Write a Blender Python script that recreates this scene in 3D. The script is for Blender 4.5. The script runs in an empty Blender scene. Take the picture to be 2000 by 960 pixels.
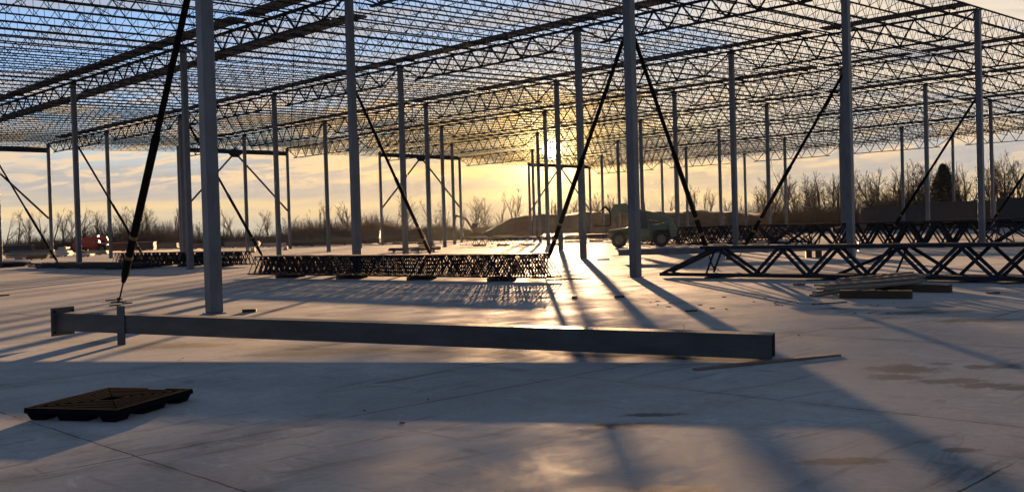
import bpy, math, random
from mathutils import Vector, Matrix
import numpy as np
R = math.radians
random.seed(7)
scene = bpy.context.scene
C = scene.collection

# ------------------------------------------------------------------ camera
EYE = 1.64
F_PX, PITCH, ROLL = 1946.0, -0.0162, -0.0287          # on a 2000 px wide frame
cam_d = bpy.data.cameras.new('camera'); cam = bpy.data.objects.new('camera', cam_d); C.objects.link(cam)
cam_d.sensor_width = 36; cam_d.lens = F_PX / 2000 * 36; cam_d.clip_start = .1; cam_d.clip_end = 3000
cam.matrix_world = Matrix.Translation((0, 0, EYE)) @ Matrix.Rotation(R(90) + PITCH, 4, 'X') @ Matrix.Rotation(ROLL, 4, 'Z')
scene.camera = cam

def ray(px, py):
    """direction in the world of a point of the 2000x960 photograph (used to survey where things stand)"""
    a, b = px - 1000, py - 480
    c, s = math.cos(-ROLL), math.sin(-ROLL)
    u, v = c * a - s * b, s * a + c * b
    d = Vector((u, F_PX, -v))
    return Matrix.Rotation(PITCH, 3, 'X') @ d
def gp(px, py, z=0.0):
    d = ray(px, py); t = (z - EYE) / d.z
    return Vector((d.x * t, d.y * t, z))
def at(px, py, Y):
    d = ray(px, py); t = Y / d.y
    return Vector((d.x * t, Y, EYE + d.z * t))

# ------------------------------------------------------------------ sky, sun, exposure
SUN = ray(1078, 292).normalized()
EL = math.asin(SUN.z); AZ = math.atan2(SUN.x, SUN.y)
scene.view_settings.view_transform = 'Standard'; scene.view_settings.look = 'None'
scene.view_settings.exposure = 2.5; scene.view_settings.gamma = 1
sl = bpy.data.lights.new('sun', 'SUN'); sl.energy = 5.0; sl.angle = R(.53); sl.color = (1, .60, .31)
so = bpy.data.objects.new('sun', sl); C.objects.link(so)
so.rotation_euler = (-SUN).to_track_quat('-Z', 'Y').to_euler(); so.location = (0, 60, 60)

W = bpy.data.worlds.new('World'); scene.world = W; W.use_nodes = True
def world():
    nt = W.node_tree; N = nt.nodes; L = nt.links; N.clear()
    out = N.new('ShaderNodeOutputWorld'); bg = N.new('ShaderNodeBackground'); L.new(bg.outputs[0], out.inputs[0])
    bg.inputs[1].default_value = SKY_S
    sky = N.new('ShaderNodeTexSky'); sky.sky_type = 'NISHITA'; sky.sun_disc = False
    sky.sun_elevation = EL; sky.sun_rotation = AZ; sky.air_density = 1.0; sky.dust_density = 1.6; sky.ozone_density = 2.0
    tc = N.new('ShaderNodeTexCoord')
    def M(op, a, b=None, c=None, clamp=False):
        n = N.new('ShaderNodeMath'); n.operation = op; n.use_clamp = clamp
        for k, v in enumerate((a, b, c)):
            if v is None: continue
            if isinstance(v, (int, float)): n.inputs[k].default_value = v
            else: L.new(v, n.inputs[k])
        return n.outputs[0]
    def VM(op, a, b=None):
        n = N.new('ShaderNodeVectorMath'); n.operation = op
        for k, v in enumerate((a, b)):
            if v is None: continue
            if isinstance(v, (tuple, Vector)): n.inputs[k].default_value = v
            else: L.new(v, n.inputs[k])
        return n
    def MIX(f, a, b, mode='MIX'):
        n = N.new('ShaderNodeMix'); n.data_type = 'RGBA'; n.blend_type = mode
        if isinstance(f, (int, float)): n.inputs[0].default_value = f
        else: L.new(f, n.inputs[0])
        for k, v in ((6, a), (7, b)):
            if isinstance(v, tuple): n.inputs[k].default_value = v
            else: L.new(v, n.inputs[k])
        return n.outputs[2]
    def SM(x, lo, hi):
        n = N.new('ShaderNodeMapRange'); n.interpolation_type = 'SMOOTHSTEP'
        L.new(x, n.inputs[0]); n.inputs[1].default_value = lo; n.inputs[2].default_value = hi
        return n.outputs[0]
    d = VM('NORMALIZE', tc.outputs['Generated']).outputs[0]
    sep = N.new('ShaderNodeSeparateXYZ'); L.new(d, sep.inputs[0]); z = M('MAXIMUM', sep.outputs[2], 0.0)
    dot = VM('DOT_PRODUCT', d, tuple(SUN)).outputs['Value']
    dotp = M('MAXIMUM', dot, 0.0)
    ang = M('ARCCOSINE', M('MINIMUM', dotp, 1.0))
    def RAMP(x, pts):
        n = N.new('ShaderNodeValToRGB'); L.new(x, n.inputs[0]); e = n.color_ramp.elements
        while len(e) < len(pts): e.new(.5)
        for el, (p_, c_) in zip(e, pts): el.position = p_ / .3; el.color = (*[v / 5 for v in c_], 1)
        return n.outputs[0]
    # streaks: noise stretched along the horizon
    az = M('ARCTAN2', sep.outputs[0], sep.outputs[1])
    def strat(sa, sz, scale, detail, off, dist=.3, shear=0.0):
        c = N.new('ShaderNodeCombineXYZ'); L.new(M('MULTIPLY', az, sa), c.inputs[0]); L.new(M('ADD', M('MULTIPLY', sep.outputs[2], sz), M('MULTIPLY', az, shear)), c.inputs[1]); c.inputs[2].default_value = off
        n = N.new('ShaderNodeTexNoise'); L.new(c.outputs[0], n.inputs[0]); n.inputs['Scale'].default_value = scale; n.inputs['Detail'].default_value = detail; n.inputs['Roughness'].default_value = .6; n.inputs['Distortion'].default_value = dist
        return n.outputs[0]
    big = strat(1.6, 9, 1.3, 4, 2.0, .3); fine = strat(5, 75, 1.0, 8, 7.0, .5, -2.5); rip = strat(16, 90, 1.1, 6, 11.0, .9, -9.0)
    zz = M('ADD', z, M('ADD', M('MULTIPLY', M('SUBTRACT', big, .5), .045), M('MULTIPLY', M('SUBTRACT', fine, .5), .034)))
    zz = M('DIVIDE', M('MAXIMUM', zz, 0.0), .3)
    far = RAMP(zz, [(0, (2.2, 2.0, 1.6)), (.014, (2.4, 2.05, 1.55)), (.022, (3.3, 2.45, 1.35)), (.033, (2.9, 2.25, 1.4)), (.042, (2.0, 1.8, 1.6)), (.066, (1.9, 1.8, 1.72)), (.080, (2.1, 2.3, 2.35)), (.105, (1.6, 2.2, 2.8)), (.15, (1.45, 2.2, 3.4)), (.25, (1.1, 1.9, 3.3))])
    nearc = RAMP(zz, [(0, (1.9, 1.45, .9)), (.018, (2.2, 1.65, .95)), (.030, (3.4, 2.35, 1.1)), (.043, (2.2, 1.7, 1.0)), (.054, (3.7, 2.55, 1.15)), (.072, (2.4, 1.9, 1.15)), (.092, (3.9, 2.9, 1.4)), (.13, (2.8, 2.5, 2.0)), (.18, (1.7, 2.1, 2.6)), (.25, (1.2, 1.9, 3.0))])
    near = M('POWER', dotp, 36.0)
    n5 = N.new('ShaderNodeVectorMath'); n5.operation = 'SCALE'; L.new(MIX(near, far, nearc), n5.inputs[0]); n5.inputs['Scale'].default_value = 5.0
    col = n5.outputs[0]
    # broken streaks: grey bellies and brighter gaps all along the low sky
    brk = SM(strat(2.6, 42, 1.2, 7, 21.0, .7, -3.0), .44, .60)
    greyc = MIX(near, (1.75, 1.68, 1.66, 1), (2.1, 1.65, 1.15, 1))
    col = MIX(M('MULTIPLY', brk, M('MULTIPLY', SM(z, .018, .04), .62)), col, greyc)
    # rippled cloud edge, lit from beyond, and the peach cloud bank to the right
    lit = MIX(near, LITF, LITN)
    m1 = M('MULTIPLY', SM(rip, .45, .57), M('MULTIPLY', SM(z, .035, .06), M('SUBTRACT', 1.0, SM(z, .11, .16))))
    m1 = M('MULTIPLY', m1, SM(big, .36, .48))
    col = MIX(M('MULTIPLY', m1, .85), col, lit)
    inv = M('DIVIDE', 1.0, M('ADD', z, .09))
    comb = N.new('ShaderNodeCombineXYZ'); L.new(M('MULTIPLY', sep.outputs[0], inv), comb.inputs[0]); L.new(M('MULTIPLY', sep.outputs[1], inv), comb.inputs[1])
    mp = N.new('ShaderNodeMapping'); L.new(comb.outputs[0], mp.inputs[0]); mp.inputs['Rotation'].default_value = (0, 0, R(-12)); mp.inputs['Scale'].default_value = (.7, 1.5, 1)
    n1 = N.new('ShaderNodeTexNoise'); L.new(mp.outputs[0], n1.inputs[0]); n1.inputs['Scale'].default_value = 1.15; n1.inputs['Detail'].default_value = 9; n1.inputs['Roughness'].default_value = .58; n1.inputs['Distortion'].default_value = .35
    right = SM(az, .02, .30)
    dens = M('MULTIPLY', SM(M('ADD', n1.outputs[0], M('MULTIPLY', right, .20)), .52, .66), M('MULTIPLY', SM(z, .07, .12), M('ADD', M('MULTIPLY', right, .85), .15)))
    ccol = MIX(SM(n1.outputs[0], .50, .68), (3.3, 2.75, 2.1, 1), (1.45, 1.42, 1.55, 1))
    col = MIX(M('MULTIPLY', dens, .95), col, ccol)
    # overhead and behind: the open atmosphere
    base = MIX(1.0, sky.outputs[0], (SKY_T[0], SKY_T[1], SKY_T[2], 1), 'MULTIPLY')
    base = MIX(.75, base, ZEN)
    col = MIX(SM(z, .24, .48), col, base)
    away = M('SUBTRACT', 1.0, SM(dot, -.2, .7))
    col = MIX(M('MULTIPLY', away, .75), col, (.55, .75, 1.15, 1))
    # aureole round the sun and its disc
    g1 = M('MULTIPLY', M('EXPONENT', M('MULTIPLY', M('POWER', M('DIVIDE', ang, R(11)), 2.0), -1.0)), G1)
    g2 = M('MULTIPLY', M('EXPONENT', M('MULTIPLY', M('DIVIDE', ang, R(1.0)), -1.0)), G2)
    disc = M('MULTIPLY', M('SUBTRACT', 1.0, SM(ang, R(.46), R(.60))), G3)
    def add(c, f, tint):
        n = N.new('ShaderNodeVectorMath'); n.operation = 'SCALE'; n.inputs[0].default_value = tint; L.new(f, n.inputs['Scale'])
        return VM('ADD', c, n.outputs[0]).outputs[0]
    col = add(col, g1, (1, .55, .18)); col = add(col, g2, (1, .66, .25)); col = add(col, disc, (1, .85, .6))
    L.new(col, bg.inputs[0])
SKY_S = .05
SKY_T = (.6, .62, .66)
HZ_FAR = (2.2, 1.9, 1.45, 1); HZ_NEAR = (3.6, 2.4, 1.0, 1); MID = (1.15, 1.85, 2.9, 1); ZEN = (.27, .41, .64, 1)
LITF = (3.4, 2.5, 1.6, 1); LITN = (4.6, 2.8, .95, 1); SHF = (1.6, 1.45, 1.4, 1); SHN = (2.1, 1.5, .8, 1); BAND = (2.8, 1.9, 1.0, 1)
G1, G2, G3 = .45, 42.0, 160.0
world()

# ------------------------------------------------------------------ materials
def mat(name, col, rough=.6, metal=0, var=.15, scale=3.0, spec=.5, bump=0.0, stretch=(1, 1, 1), col2=None):
    m = bpy.data.materials.new(name); m.use_nodes = True
    nt = m.node_tree; N = nt.nodes; L = nt.links; b = N['Principled BSDF']
    tc = N.new('ShaderNodeTexCoord'); mp = N.new('ShaderNodeMapping'); L.new(tc.outputs['Object'], mp.inputs[0]); mp.inputs['Scale'].default_value = stretch
    n = N.new('ShaderNodeTexNoise'); L.new(mp.outputs[0], n.inputs[0]); n.inputs['Scale'].default_value = scale; n.inputs['Detail'].default_value = 6; n.inputs['Roughness'].default_value = .65
    cr = N.new('ShaderNodeValToRGB'); L.new(n.outputs[0], cr.inputs[0])
    c2 = col2 or tuple(min(1, c * (1 + var)) for c in col); c1 = tuple(c * (1 - var) for c in col)
    cr.color_ramp.elements[0].position = .3; cr.color_ramp.elements[1].position = .7
    cr.color_ramp.elements[0].color = (*c1, 1); cr.color_ramp.elements[1].color = (*c2, 1)
    L.new(cr.outputs[0], b.inputs['Base Color'])
    b.inputs['Roughness'].default_value = rough; b.inputs['Metallic'].default_value = metal; b.inputs['Specular IOR Level'].default_value = spec
    if bump:
        bp = N.new('ShaderNodeBump'); bp.inputs['Strength'].default_value = bump; bp.inputs['Distance'].default_value = .02
        L.new(n.outputs[0], bp.inputs['Height']); L.new(bp.outputs[0], b.inputs['Normal'])
    return m
MT = dict(
    column=mat('grey_column_paint', (.085, .10, .12), .5, 0, .32, 3.5, .4, .1, (1, 1, .3)),
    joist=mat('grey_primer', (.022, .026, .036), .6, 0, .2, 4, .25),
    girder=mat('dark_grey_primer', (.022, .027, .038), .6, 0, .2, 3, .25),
    black=mat('black_steel', (.010, .009, .009), .85, 0, .2, 5, .08),
    rust=mat('rusty_strap', (.16, .075, .03), .7, 0, .3, 9),
    brass=mat('brass_collar', (.12, .08, .035), .7, .1, .2, 9),
    beam=mat('dark_beam_grey', (.05, .053, .058), .5, 0, .4, 4.0, .35, .12, (.3, 1, 1)),  # lying column only: toned darker than the standing columns
    deck=mat('galvanised_deck', (.035, .04, .048), .6, .1, .15, 6, .4, 0, (1, 6, 1)),
    plastic=mat('black_plastic', (.006, .008, .012), 1.0, 0, .2, 12, .03),
    timber=mat('weathered_timber', (.055, .034, .02), .8, 0, .35, 5, .3, .2, (1, 8, 8)),
    board=mat('sawn_board', (.15, .12, .095), .75, 0, .25, 5, .3, .15, (1, 10, 10)),
    bark=mat('grey_brown_bark', (.055, .042, .032), .9, 0, .3, 1.2),
    thicket=mat('dry_brush', (.075, .055, .038), .9, 0, .35, .3),
    needles=mat('dark_needles', (.022, .032, .018), .8, 0, .35, .8),
    green=mat('olive_machine_paint', (.13, .16, .105), .5, 0, .12, 1.5),
    red=mat('red_machine_paint', (.38, .045, .02), .45, 0, .15, 1.5),
    yellow=mat('yellow_machine_paint', (.10, .065, .02), .5, 0, .12, 1.5),
    rubber=mat('tyre_rubber', (.02, .02, .02), .85, 0, .2, 6),
    rim=mat('grey_rim', (.10, .10, .09), .6, .1, .1, 4),
    glass=mat('tinted_glass', (.03, .04, .045), .08, 0, .1, 2, .6),
    blue=mat('blue_container_paint', (.02, .08, .20), .55, 0, .2, 1.5),
    wrap=mat('pale_wrapping', (.32, .32, .32), .5, 0, .15, 2),
    tarp=mat('dark_tarpaulin', (.028, .03, .034), .55, 0, .25, 1.2, .4, .2),
    greyb=mat('grey_sheet_bundle', (.085, .09, .105), .5, 0, .15, 2),
    orange=mat('orange_plastic', (.55, .12, .03), .5, 0, .1, 3),
    lime=mat('yellow_green_plastic', (.35, .36, .04), .5, 0, .1, 3),
    trailer=mat('dark_trailer_side', (.025, .03, .034), .55, 0, .15, 1),
    whitep=mat('white_paint', (.7, .7, .7), .4, 0, .05, 1),
)

# ------------------------------------------------------------------ mesh helpers
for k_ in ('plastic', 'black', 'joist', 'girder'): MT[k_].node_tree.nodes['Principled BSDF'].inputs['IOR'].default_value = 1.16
class MB:
    def __init__(s): s.v = []; s.f = []
    def add(s, v, f):
        k = len(s.v); s.v += [tuple(p) for p in v]; s.f += [tuple(i + k for i in q) for q in f]; return s
    def box(s, c, sz, rot=None):
        x, y, z = (q / 2 for q in sz); P = [Vector((a * x, b * y, d * z)) for a in (-1, 1) for b in (-1, 1) for d in (-1, 1)]
        if rot is not None: P = [rot @ p for p in P]
        c = Vector(c)
        return s.add([p + c for p in P], [(0, 1, 3, 2), (4, 6, 7, 5), (0, 4, 5, 1), (2, 3, 7, 6), (0, 2, 6, 4), (1, 5, 7, 3)])
    def bar(s, p, q, w, h=None, caps=True, up=(0, 0, 1)):
        h = h or w; p = Vector(p); q = Vector(q); d = (q - p).normalized(); u = Vector(up)
        if abs(d.dot(u)) > .98: u = Vector((0, 1, 0)) if abs(d.y) < .9 else Vector((1, 0, 0))
        a = d.cross(u).normalized(); b = a.cross(d)
        P = [e + a * i * w / 2 + b * j * h / 2 for e in (p, q) for i, j in ((-1, -1), (1, -1), (1, 1), (-1, 1))]
        f = [(0, 1, 5, 4), (1, 2, 6, 5), (2, 3, 7, 6), (3, 0, 4, 7)]
        if caps: f += [(3, 2, 1, 0), (4, 5, 6, 7)]
        return s.add(P, f)
    def cyl(s, p, q, r, r2=None, n=12, caps=True):
        r2 = r if r2 is None else r2
        p = Vector(p); q = Vector(q); d = (q - p).normalized(); u = Vector((0, 0, 1)) if abs(d.z) < .9 else Vector((1, 0, 0))
        a = d.cross(u).normalized(); b = a.cross(d); P = []
        for e, rr in ((p, r), (q, r2)):
            for k in range(n):
                t = 2 * math.pi * k / n; P.append(e + (a * math.cos(t) + b * math.sin(t)) * rr)
        f = [(k, (k + 1) % n, n + (k + 1) % n, n + k) for k in range(n)]
        if caps: f += [tuple(range(n))[::-1], tuple(range(n, 2 * n))]
        return s.add(P, f)
    def prism(s, pts, w, axis='y', off=0):
        """outline in x,z pushed out along y"""
        n = len(pts); P = [(x, off - w / 2, z) for x, z in pts] + [(x, off + w / 2, z) for x, z in pts]
        f = [tuple(range(n)), tuple(range(n, 2 * n))[::-1]] + [((k + 1) % n, k, n + k, n + (k + 1) % n) for k in range(n)]
        return s.add(P, f)
    def mesh(s, name, m, smooth=False):
        me = bpy.data.meshes.new(name); me.from_pydata(s.v, [], s.f); me.materials.append(MT[m] if isinstance(m, str) else m)
        if smooth: me.polygons.foreach_set('use_smooth', [True] * len(me.polygons))
        me.update(); return me
    def build(s, name, m, parent=None, bevel=0, smooth=False):
        o = bpy.data.objects.new(name, s.mesh(name, m, smooth)); C.objects.link(o); o.parent = parent
        if bevel:
            b = o.modifiers.new('bevel', 'BEVEL'); b.width = bevel; b.segments = 2; b.limit_method = 'ANGLE'
        return o
def tag(o, label=None, cat=None, group=None, kind=None):
    if label: o['label'] = label
    if cat: o['category'] = cat
    if group: o['group'] = group
    if kind: o['kind'] = kind
    return o
def thing(name, label, cat, loc=(0, 0, 0), rz=0, group=None, rot=None):
    o = bpy.data.objects.new(name, None); C.objects.link(o); o.location = loc
    o.rotation_euler = rot if rot else (0, 0, rz); o.empty_display_size = .3
    return tag(o, label, cat, group)
def dup(root, loc, rot, label, group=None):
    r = root.copy(); C.objects.link(r); r.location = loc; r.rotation_euler = rot; r['label'] = label
    if group: r['group'] = group
    for ch in root.children:
        c = ch.copy(); C.objects.link(c); c.parent = r
        for g in ch.children:
            d = g.copy(); C.objects.link(d); d.parent = c
    return r
def child(name, me, parent):
    o = bpy.data.objects.new(name, me); C.objects.link(o); o.parent = parent; return o

# ------------------------------------------------------------------ the building grid
TH, UB, VB = .7799, 15.172, 14.786
OX, OY, ROOF, FALL, RIDGE = -6.546, 21.759, 13.03, .3132, 4.528
UD = Vector((-math.sin(TH), math.cos(TH), 0)); VD = Vector((math.cos(TH), math.sin(TH), 0))
def H(j): return ROOF - abs(j - RIDGE) * FALL
def G(j, i, z=0.0): 
    p = Vector((OX, OY, 0)) + UD * (i * UB) + VD * (j * VB); p.z = z; return p
NI = 6; NJ = 8
def face(v): return math.atan2(v.y, v.x)
ORD = ['front', 'second', 'third', 'fourth', 'fifth', 'sixth', 'seventh']
ROWN = ['nearest', 'second', 'third', 'fourth', 'fifth', 'sixth', 'seventh', 'eighth', 'ninth and farthest']

# ------------------------------------------------------------------ ground and slab
def slab_material():
    m = bpy.data.materials.new('concrete_floor'); m.use_nodes = True
    nt = m.node_tree; N = nt.nodes; L = nt.links; b = N['Principled BSDF']
    tc = N.new('ShaderNodeTexCoord')
    def M(op, a, b=None, clamp=False):
        n = N.new('ShaderNodeMath'); n.operation = op; n.use_clamp = clamp
        for k, v in enumerate((a, b)):
            if v is None: continue
            if isinstance(v, (int, float)): n.inputs[k].default_value = v
            else: L.new(v, n.inputs[k])
        return n.outputs[0]
    def noise(scale, detail=6, rough=.6, vec=None, dist=0, st=(1, 1, 1)):
        mp = N.new('ShaderNodeMapping'); L.new(vec or tc.outputs['Object'], mp.inputs[0]); mp.inputs['Scale'].default_value = st
        n = N.new('ShaderNodeTexNoise'); L.new(mp.outputs[0], n.inputs[0]); n.inputs['Scale'].default_value = scale
        n.inputs['Detail'].default_value = detail; n.inputs['Roughness'].default_value = rough; n.inputs['Distortion'].default_value = dist; return n.outputs[0]
    def SM(x, lo, hi):
        n = N.new('ShaderNodeMapRange'); n.interpolation_type = 'SMOOTHSTEP'; L.new(x, n.inputs[0]); n.inputs[1].default_value = lo; n.inputs[2].default_value = hi; return n.outputs[0]
    big = noise(.16, 5); mid = noise(.9, 8, .7, dist=.6); fine = noise(14, 6, .7); streak = noise(1.3, 7, .65, st=(1, .22, 1))
    sep = N.new('ShaderNodeSeparateXYZ'); L.new(tc.outputs['Object'], sep.inputs[0])
    wob = M('MULTIPLY', M('SUBTRACT', noise(3.0, 5), .5), .05)
    def joint(axis, step, off, w):
        x = M('ADD', M('DIVIDE', M('ADD', sep.outputs[axis], wob), step), off); fr = M('ABSOLUTE', M('SUBTRACT', M('FRACT', x), .5))
        return M('GREATER_THAN', fr, .5 - w / step)
    # slab is laid out in the grid's own axes: local x along U, local y along V
    j1 = joint(0, UB / 3, .5, .010); j2 = joint(1, VB / 3, .5, .009)
    lines = M('MAXIMUM', j1, j2)
    lines = M('MULTIPLY', lines, SM(noise(.8, 4), .30, .55))
    # scuffed trowel lines along the joints
    def scuff(axis, step, off, w):
        x = M('ADD', M('DIVIDE', M('ADD', sep.outputs[axis], M('MULTIPLY', wob, 5.0)), step), off); fr = M('ABSOLUTE', M('SUBTRACT', M('FRACT', x), .5))
        return SM(fr, .5 - w / step, .5)
    sc = M('MULTIPLY', M('MAXIMUM', scuff(0, UB / 3, .5, .5), scuff(1, VB / 3, .5, .25)), SM(mid, .45, .62))
    # worn, damp marks
    damp = SM(M('ADD', M('MULTIPLY', big, .55), M('MULTIPLY', streak, .45)), .585, .63)
    spots = None
    for px, py, rx, ry in PUDDLES:
        p = gp(px, py); c = (SLAB_INV @ p)
        v = N.new('ShaderNodeVectorMath'); v.operation = 'SUBTRACT'; L.new(tc.outputs['Object'], v.inputs[0]); v.inputs[1].default_value = (c.x, c.y, 0)
        mp = N.new('ShaderNodeMapping'); mp.vector_type = 'POINT'; L.new(v.outputs[0], mp.inputs[0]); mp.inputs['Rotation'].default_value = (0, 0, math.atan2(UD.y, UD.x)); 
        v2 = N.new('ShaderNodeVectorMath'); v2.operation = 'MULTIPLY'; L.new(mp.outputs[0], v2.inputs[0]); v2.inputs[1].default_value = (1 / rx, 1 / ry, 0)
        ln = N.new('ShaderNodeVectorMath'); ln.operation = 'LENGTH'; L.new(v2.outputs[0], ln.inputs[0])
        r = M('ADD', ln.outputs['Value'], M('ADD', M('MULTIPLY', M('SUBTRACT', mid, .5), 3.2), M('MULTIPLY', M('SUBTRACT', fine, .5), 1.2)))
        sp = M('SUBTRACT', 1.0, SM(r, .45, 1.15))
        spots = sp if spots is None else M('MAXIMUM', spots, sp)
    # dirt dragged about by wheels and boots: thin dark drag marks and pale scraped patches
    drag = noise(2.2, 9, .72, dist=1.2, st=(1, .16, 1)); drag2 = noise(5.5, 8, .75, dist=.8, st=(.2, 1, 1)); blot = noise(.45, 4)
    marks = M('MULTIPLY', M('MAXIMUM', SM(drag, .53, .64), M('MULTIPLY', SM(drag2, .55, .66), .8)), SM(blot, .42, .56))
    pale = M('MULTIPLY', SM(noise(3.4, 9, .75, dist=1.0, st=(.5, 1, 1)), .55, .66), SM(noise(.6, 3), .45, .58))
    grit = SM(noise(70, 3, .7), .64, .72)
    cr = N.new('ShaderNodeValToRGB'); L.new(M('ADD', M('MULTIPLY', big, .5), M('MULTIPLY', mid, .5)), cr.inputs[0])
    cr.color_ramp.elements[0].position = .36; cr.color_ramp.elements[1].position = .64
    cr.color_ramp.elements[0].color = (.23, .233, .24, 1); cr.color_ramp.elements[1].color = (.46, .457, .45, 1)
    def MULC(c, f, k, t=1.0):
        n = N.new('ShaderNodeMix'); n.data_type = 'RGBA'; n.blend_type = 'MULTIPLY'; L.new(f, n.inputs[0]); L.new(c, n.inputs[6]); n.inputs[7].default_value = (k, k * t, k * t * t, 1); return n.outputs[2]
    c = cr.outputs[0]
    fr = N.new('ShaderNodeValToRGB'); L.new(fine, fr.inputs[0]); fr.color_ramp.elements[0].position = .3; fr.color_ramp.elements[1].position = .75
    fr.color_ramp.elements[0].color = (.78, .78, .78, 1); fr.color_ramp.elements[1].color = (1, 1, 1, 1)
    n = N.new('ShaderNodeMix'); n.data_type = 'RGBA'; n.blend_type = 'MULTIPLY'; n.inputs[0].default_value = 1; L.new(c, n.inputs[6]); L.new(fr.outputs[0], n.inputs[7]); c = n.outputs[2]
    c = MULC(c, M('MULTIPLY', damp, .6), .6); c = MULC(c, M('MULTIPLY', sc, .9), .62); c = MULC(c, M('MULTIPLY', marks, .75), .50, 1.03); c = MULC(c, pale, 1.3); c = MULC(c, grit, .68); c = MULC(c, M('MULTIPLY', spots, .85), .20, 1.15); c = MULC(c, lines, .22)
    L.new(c, b.inputs['Base Color'])
    rg = M('ADD', .70, M('MULTIPLY', M('SUBTRACT', mid, .5), .45)); rg = M('ADD', rg, M('MULTIPLY', M('SUBTRACT', streak, .5), .3))
    rg = M('SUBTRACT', rg, M('MULTIPLY', spots, .05))
    L.new(M('MAXIMUM', rg, .16), b.inputs['Roughness']); b.inputs['Specular IOR Level'].default_value = .22
    bp = N.new('ShaderNodeBump'); bp.inputs['Strength'].default_value = .35; bp.inputs['Distance'].default_value = .01
    hh = M('ADD', M('MULTIPLY', streak, .9), M('MULTIPLY', fine, .12)); hh = M('SUBTRACT', hh, M('MULTIPLY', lines, .8))
    L.new(hh, bp.inputs['Height']); L.new(bp.outputs[0], b.inputs['Normal'])
    df = N.new('ShaderNodeBsdfDiffuse'); L.new(c, df.inputs['Color']); L.new(bp.outputs[0], df.inputs['Normal'])      # cement dust over the trowelled skin
    mx = N.new('ShaderNodeMixShader'); dust = SM(M('ADD', M('MULTIPLY', mid, .6), M('MULTIPLY', streak, .4)), .38, .60)
    L.new(M('SUBTRACT', M('ADD', .44, M('MULTIPLY', dust, .38)), M('MULTIPLY', spots, .25)), mx.inputs[0]); L.new(b.outputs[0], mx.inputs[1]); L.new(df.outputs[0], mx.inputs[2])
    L.new(mx.outputs[0], N['Material Output'].inputs[0])
    return m
PUDDLES = [(340, 676, .9, .5), (545, 606, 1.1, .6), (700, 620, 1.3, .45), (890, 626, .8, .5), (600, 690, 1.2, .25), (1775, 720, .42, .34), (1748, 736, .30, .20), (1860, 744, .40, .22), (1925, 752, .40, .22), (1985, 757, .32, .18), (1915, 716, .22, .2), (1968, 716, .34, .24), (1835, 709, .2, .14), (1640, 602, .3, .3), (1800, 610, .9, .35), (1900, 625, .9, .3), (1680, 640, .5, .2), (1330, 955, .3, .1), (1260, 810, .3, .1), (1230, 830, .35, .12), (1640, 900, .3, .1), (1880, 878, .16, .09), (1790, 600, .4, .2)]
slab_o = G(4, 3)
SLAB_M = Matrix.Translation((slab_o.x, slab_o.y, 0)) @ Matrix.Rotation(math.atan2(UD.y, UD.x), 4, 'Z')
SLAB_INV = SLAB_M.inverted()
b = MB(); X0, X1, Y0, Y1 = -115, 62, -72, 82        # local x along U, local y is -V
b.box(((X0 + X1) / 2, (Y0 + Y1) / 2, -.1), (X1 - X0, Y1 - Y0, .2))
slab = b.build('concrete_slab', slab_material()); slab.matrix_world = SLAB_M; tag(slab, kind='structure')

def ground_material():
    m = mat('bare_earth', (.10, .078, .055), .95, 0, .35, .05, .2); return m
def terrain(name, x0, x1, y0, y1, n, m, fn, material):
    b = MB(); xs = np.linspace(x0, x1, n); ys = np.linspace(y0, y1, m)
    b.v = [(float(x), float(y), fn(float(x), float(y))) for y in ys for x in xs]
    b.f = [(r * n + c, r * n + c + 1, (r + 1) * n + c + 1, (r + 1) * n + c) for r in range(m - 1) for c in range(n - 1)]
    return tag(b.build(name, material, smooth=True), kind='structure')
earth = ground_material()
terrain('ground', -1500, 1500, -300, 1800, 40, 40, lambda x, y: -.16, earth)
def mound(x, y):
    # spoil heap across the centre and right, beyond the slab
    px = x / y * F_PX + 1000
    def ss(t): t = max(0, min(1, t)); return t * t * (3 - 2 * t)
    up = ss((px - 880) / 170) * (1 - .25 * ss((px - 1250) / 300)) * (1 - ss((px - 1750) / 300))
    prof = ss((y - 186) / 16) * (1 - ss((y - 226) / 20))
    k = .25 * math.sin(x * .31 + y * .07) + .18 * math.sin(x * .83 + 1.7) + .12 * math.sin(x * 2.1 + y * .6)
    return -.3 + prof * up * (4.9 + k)
terrain('hill', -60, 130, 184, 248, 240, 50, mound, mat('dry_grass_earth', (.085, .058, .035), .95, 0, .35, .5, .1, .6))

# ------------------------------------------------------------------ columns
CW = .29
def column_mesh(h):
    b = MB(); b.bar((0, 0, 0.02), (0, 0, h - .02), CW, CW, up=(0, 1, 0)); return b
def make_column(j, i):
    h = H(j)
    near = (['at the open edge', 'second from the open edge', 'third from the open edge', 'fourth from the open edge', 'fifth from the open edge', 'sixth from the open edge', 'at the far left end'][i])
    lab = 'grey steel column, %s row, %s' % (ROWN[j], near)
    special = {(0, 0): 'widest grey steel column, nearest the camera, with a thick black brace leaning on it',
               (1, 0): 'grey steel column right of the sun with two black braces forming an A',
               (2, 0): 'tall grey steel column rising from the timber pile and ground trusses at right',
               (3, 0): 'grey steel corner column under the open roof corner at far right',
               (1, 1): 'tall grey steel column rising behind the middle of the joist bundle',
               (2, 1): 'grey steel column just right of the sun, casting a long shadow'}
    t = thing('steel_column', special.get((j, i), lab), 'column', G(j, i), TH, 'grey steel columns of the frame'); t['kind'] = 'thing'
    column_mesh(h).build('shaft', 'column', t, bevel=.02)
    MB().box((0, 0, .011), (CW + .08, CW + .08, .022)).build('base_plate', 'column', t)
    MB().box((0, 0, h - .008), (CW + .1, CW + .14, .022)).build('cap_plate', 'column', t)
    return t
for j in range(NJ + 1):
    for i in range(NI + 1):
        if j == 0 and i in (1,): pass
        make_column(j, i)

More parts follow.
